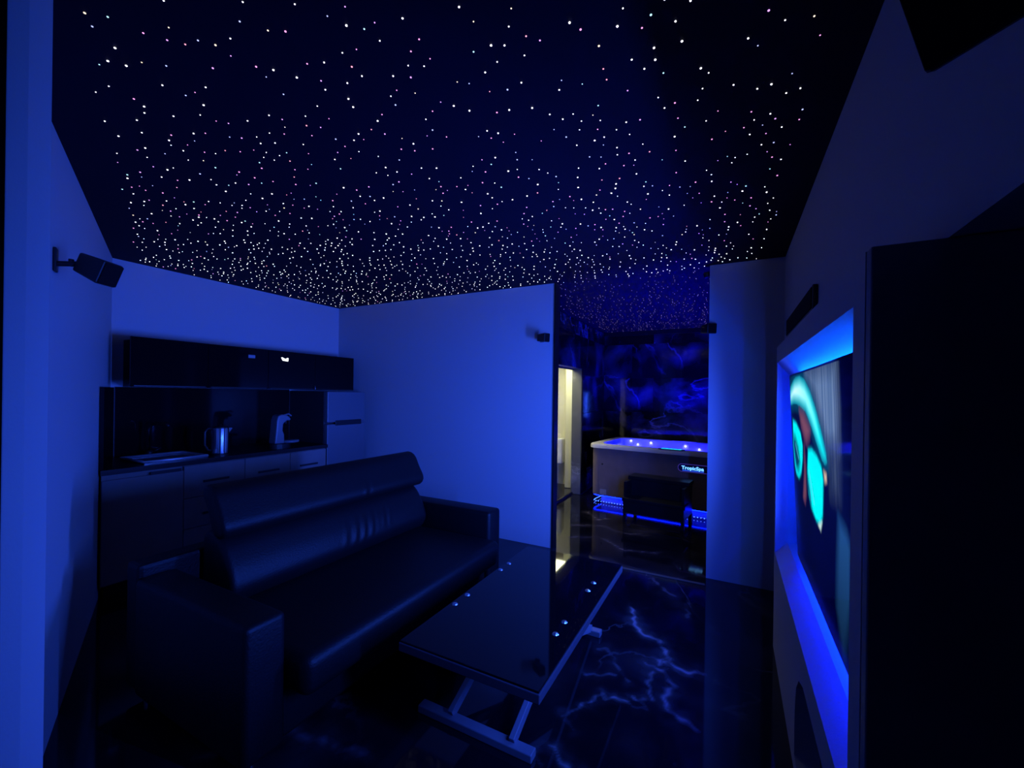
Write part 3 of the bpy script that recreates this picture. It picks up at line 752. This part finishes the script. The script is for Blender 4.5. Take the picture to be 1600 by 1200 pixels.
# panels: corner posts and flat panels
PB, PT = .115, .765
obj('front_panel', bx(.15, W - .15, .035, .055, PB, PT), M_tub_body, tub, local=True)
obj('side_panel', bx(.035, .055, .15, D - .15, PB, PT), M_tub_body, tub, local=True)
obj('side_panel', bx(W - .055, W - .035, .15, D - .15, PB, PT), M_tub_body, tub, local=True)
obj('back_panel', bx(.15, W - .15, D - .055, D - .035, PB, PT), M_tub_body, tub, local=True)
for cx, cy_, a0 in ((.15, .15, 180), (W - .15, .15, 270), (W - .15, D - .15, 0), (.15, D - .15, 90)):
    pp = [(cx + .118 * math.cos(math.radians(a0 + 90 * k / 6)), cy_ + .118 * math.sin(math.radians(a0 + 90 * k / 6))) for k in range(7)]
    qq = [(cx + .095 * math.cos(math.radians(a0 + 90 * k / 6)), cy_ + .095 * math.sin(math.radians(a0 + 90 * k / 6))) for k in range(7)]
    obj('corner_panel', prism(NB(), pp + qq[::-1], PB, PT), M_tub_body, tub, local=True)
obj('base', prism(NB(), rrect(.13, W - .13, .13, D - .13, .1), .0, .115), mat('pale_plinth', (.7, .7, .72), .5), tub, local=True)
bm = NB()
ro = rrect(0, W, 0, D, .14); ri = rrect(.13, W - .13, .13, D - .13, .16); rb = rrect(.22, W - .22, .22, D - .22, .2)
loops = []
for pts_, z_ in ((ro, .765), (ro, RZ - .018), ([(x + (.012 if x < W / 2 else -.012), y + (.012 if y < D / 2 else -.012)) for x, y in ro], RZ), (ri, RZ)):
    loops.append([bm.verts.new((x, y, z_)) for x, y in pts_])
for a, c in zip(loops, loops[1:]):
    for i in range(len(a)): bm.faces.new((a[i], a[(i + 1) % len(a)], c[(i + 1) % len(a)], c[i]))
bmesh.ops.recalc_face_normals(bm, faces=bm.faces[:])
o = obj('rim', bm, M_tub_rim, tub, local=True); o['label'] = 'pale grey rim'; smooth_angle(o)
bm = NB(); loops = []
for pts_, z_ in ((ri, RZ - .0005), (rrect(.145, W - .145, .145, D - .145, .16), RZ - .02), (rrect(.18, W - .18, .18, D - .18, .18), .55), (rb, .40)):
    loops.append([bm.verts.new((x, y, z_)) for x, y in pts_])
for a, c in zip(loops, loops[1:]):
    for i in range(len(a)): bm.faces.new((a[i], c[i], c[(i + 1) % len(a)], a[(i + 1) % len(a)]))
bm.faces.new(loops[-1])
o = obj('basin', bm, M_tub_in, tub, local=True); smooth_angle(o)
wm = bpy.data.materials.new('lit_water'); wm.use_nodes = True
n, l = nodes_of(wm); n.clear()
tr = n.new('ShaderNodeBsdfTransparent'); tr.inputs[0].default_value = (.6, .7, 1, 1)
gg = n.new('ShaderNodeBsdfGlossy'); gg.inputs['Roughness'].default_value = .03
fr = n.new('ShaderNodeFresnel'); fr.inputs[0].default_value = 1.33
tx = n.new('ShaderNodeTexNoise'); tx.inputs['Scale'].default_value = 14; bp = n.new('ShaderNodeBump'); bp.inputs['Strength'].default_value = .12; bp.inputs['Distance'].default_value = .02
l.new(tx.outputs['Fac'], bp.inputs['Height']); l.new(bp.outputs[0], gg.inputs['Normal'])
ms = n.new('ShaderNodeMixShader'); oo = n.new('ShaderNodeOutputMaterial')
geo_ = n.new('ShaderNodeNewGeometry'); inv_ = n.new('ShaderNodeMath'); inv_.operation = 'SUBTRACT'; inv_.inputs[0].default_value = 1.0
l.new(geo_.outputs['Backfacing'], inv_.inputs[1]); mu_ = n.new('ShaderNodeMath'); mu_.operation = 'MULTIPLY'
l.new(fr.outputs[0], mu_.inputs[0]); l.new(inv_.outputs[0], mu_.inputs[1])
l.new(mu_.outputs[0], ms.inputs[0]); l.new(tr.outputs[0], ms.inputs[1]); l.new(gg.outputs[0], ms.inputs[2]); l.new(ms.outputs[0], oo.inputs[0])
bm = NB(); bm.faces.new([bm.verts.new((x, y, .71)) for x, y in rrect(.168, W - .168, .168, D - .168, .17)])
obj('water', bm, wm, tub, local=True)
G_pool = glow('underwater_blue', (.0006, .0001, 1.0), 1100.0)
for k in range(5):
    obj('underwater_light', cyl(NB(), (.4 + .3 * k, D * .5, .401), (.4 + .3 * k, D * .5, .41), .05), G_pool, tub, local=True)['label'] = 'round blue lamp on the tub floor'
dm = glow('white_led', (.9, .95, 1), 6.0, False)
for px_, z_ in ((.26, .785), (.37, .735), (.57, .775), (1.07, .765), (1.26, .73)):
    y_ = D - .152 - (RZ - z_) * .12
    bm = bmesh.new(); bmesh.ops.create_icosphere(bm, subdivisions=2, radius=.010); bmesh.ops.translate(bm, vec=(px_, y_ - .004, z_), verts=bm.verts[:])
    obj('jet_light', bm, dm, tub, True, local=True)['label'] = 'small white point of light inside the tub'
obj('head_pillow', bx(.88, 1.22, D - .155, D - .10, RZ - .004, RZ + .012, bev=.01), M_tub_rim, tub, local=True)
cp = obj('control_panel', prism(NB(), rrect(.96, 1.28, .006, .090, .03), RZ - .002, RZ + .008), M_grey_edge, tub, local=True)
o = obj('control_display', prism(NB(), rrect(1.0, 1.24, .016, .078, .012), RZ + .0082, RZ + .013), glow('cyan_display', (.01, .55, .8), 1.3), cp, local=True); o['label'] = 'cyan lit display'
M_key = mat('display_key', (.02, .3, .4), .4)
for k in range(4): obj('control_key', bx(1.03 + .052 * k, 1.055 + .052 * k, .035, .055, RZ + .0132, RZ + .015), M_key, cp, local=True)
# badge with the maker's lettering
bd = obj('badge', prism(NB(), [(x, z_) for x, z_ in rrect(1.205, 1.60, .565, .665, .049)], .024, .035, 'y'), mat('blue_badge', (.02, .03, .16), .3), tub, local=True)
bm = NB(); out = rrect(1.205, 1.60, .565, .665, .049, 8); inn_ = rrect(1.212, 1.593, .572, .658, .042, 8)
a = [bm.verts.new((x, .0225, z_)) for x, z_ in out]; c = [bm.verts.new((x, .0225, z_)) for x, z_ in inn_]
for i in range(len(a)): bm.faces.new((a[i], a[(i + 1) % len(a)], c[(i + 1) % len(a)], c[i]))
obj('badge_edge', bm, glow('badge_outline', (.06, .04, .45), .6, False), bd, local=True)
cu = bpy.data.curves.new('lettering', 'FONT'); cu.body = 'TropicSpa'; cu.size = .062; cu.extrude = .002; cu.resolution_u = 3
cu.offset = .0012
tmp = bpy.data.objects.new('tmp', cu); COL.objects.link(tmp)
bpy.context.view_layer.update()
lm = bpy.data.meshes.new_from_object(tmp.evaluated_get(bpy.context.evaluated_depsgraph_get())); lm.name = 'lettering'
bpy.data.objects.remove(tmp)
xs_ = [v.co.x for v in lm.vertices]; sc_ = .255 / (max(xs_) - min(xs_))
lm.transform(Matrix.Translation((1.250, .0215, .598)) @ Matrix.Rotation(PI / 2, 4, 'X') @ Matrix.Diagonal((sc_, .95, 1, 1)))
lm.materials.clear(); lm.materials.append(glow('letter_glow', (.14, .45, 1.0), 2.2, False))
o = bpy.data.objects.new('lettering', lm); COL.objects.link(o); o.parent = bd; o['label'] = 'glowing pale blue word TropicSpa'
obj('badge_underline', bx(1.260, 1.505, .0195, .0235, .580, .588), glow('underline_glow', (.02, .10, .9), 1.2, False), bd, local=True)
obj('panel_knob', cyl(NB(), (.21, .03, .545), (.21, .036, .545), .012), M_black_plastic, tub, local=True)
obj('type_plate', bx(.18, .27, .031, .035, .13, .20), mat('plate_grey', (.35, .33, .36), .4), tub, local=True)['label'] = 'small pale plate on the panel'
# LED points round the foot of the tub
bm = NB(); bl = NB()
path = [(.06, .9), (.06, .14), (.075, .085), (.12, .06), (W - .1, .06)]
seglen = [(Vector(b_) - Vector(a_)).length for a_, b_ in zip(path, path[1:])]
tot = sum(seglen); nled = 70
for k in range(nled):
    s_ = tot * k / nled; i = 0
    while s_ > seglen[i]: s_ -= seglen[i]; i += 1
    p = Vector(path[i]).lerp(Vector(path[i + 1]), s_ / seglen[i])
    box(bm, p.x - .0045, p.x + .0045, p.y - .0045, p.y + .0045, .018, .026)
o = obj('led_points', bm, glow('base_led', (.05, .14, 1.0), 5.0, False), tub, local=True); o['kind'] = 'stuff'
for (x0, y0), (x1, y1) in zip(path, path[1:]):
    d_ = (Vector((x1, y1)) - Vector((x0, y0))).normalized(); q_ = Vector((-d_.y, d_.x)) * .004
    prism(bl, [(x0 + q_.x, y0 + q_.y), (x1 + q_.x, y1 + q_.y), (x1 - q_.x, y1 - q_.y), (x0 - q_.x, y0 - q_.y)], .098, .104)
obj('led_tape', bl, glow('base_led_tape', (.0004, .004, 1.0), 40.0), tub, local=True)['label'] = 'blue light tape under the panels'
cyl_feet = [(.2, .2), (W - .2, .2), (.2, D - .2), (W - .2, D - .2)]

# step in front of the tub
st = thing('step_stool', 'black two-tread step in front of the hot tub', 'step', (-.78, 5.2, 0), rot=TROT)
st['_o'] = (0., 0., 0.)
obj('upper_tread', bx(-.36, .36, .06, .30, .455, .50, bev=.006), M_black_plastic, st, local=True)
obj('lower_tread', bx(-.36, .36, -.16, .06, .23, .27, bev=.006), M_black_plastic, st, local=True)
obj('riser', bx(-.345, .345, .065, .085, .10, .455), M_black_plastic, st, local=True)
obj('front_board', bx(-.345, .345, -.15, -.13, .09, .23), M_black_plastic, st, local=True)
for xx in (-.345, .315):
    obj('side_board', bx(xx, xx + .03, -.12, .29, .10, .455), M_black_plastic, st, local=True)
    obj('leg', bx(xx, xx + .035, -.15, -.10, 0, .10), M_black_plastic, st, local=True)
    obj('leg', bx(xx, xx + .035, .24, .29, 0, .10), M_black_plastic, st, local=True)

for o in bpy.data.objects:
    if '_o' in o: del o['_o']
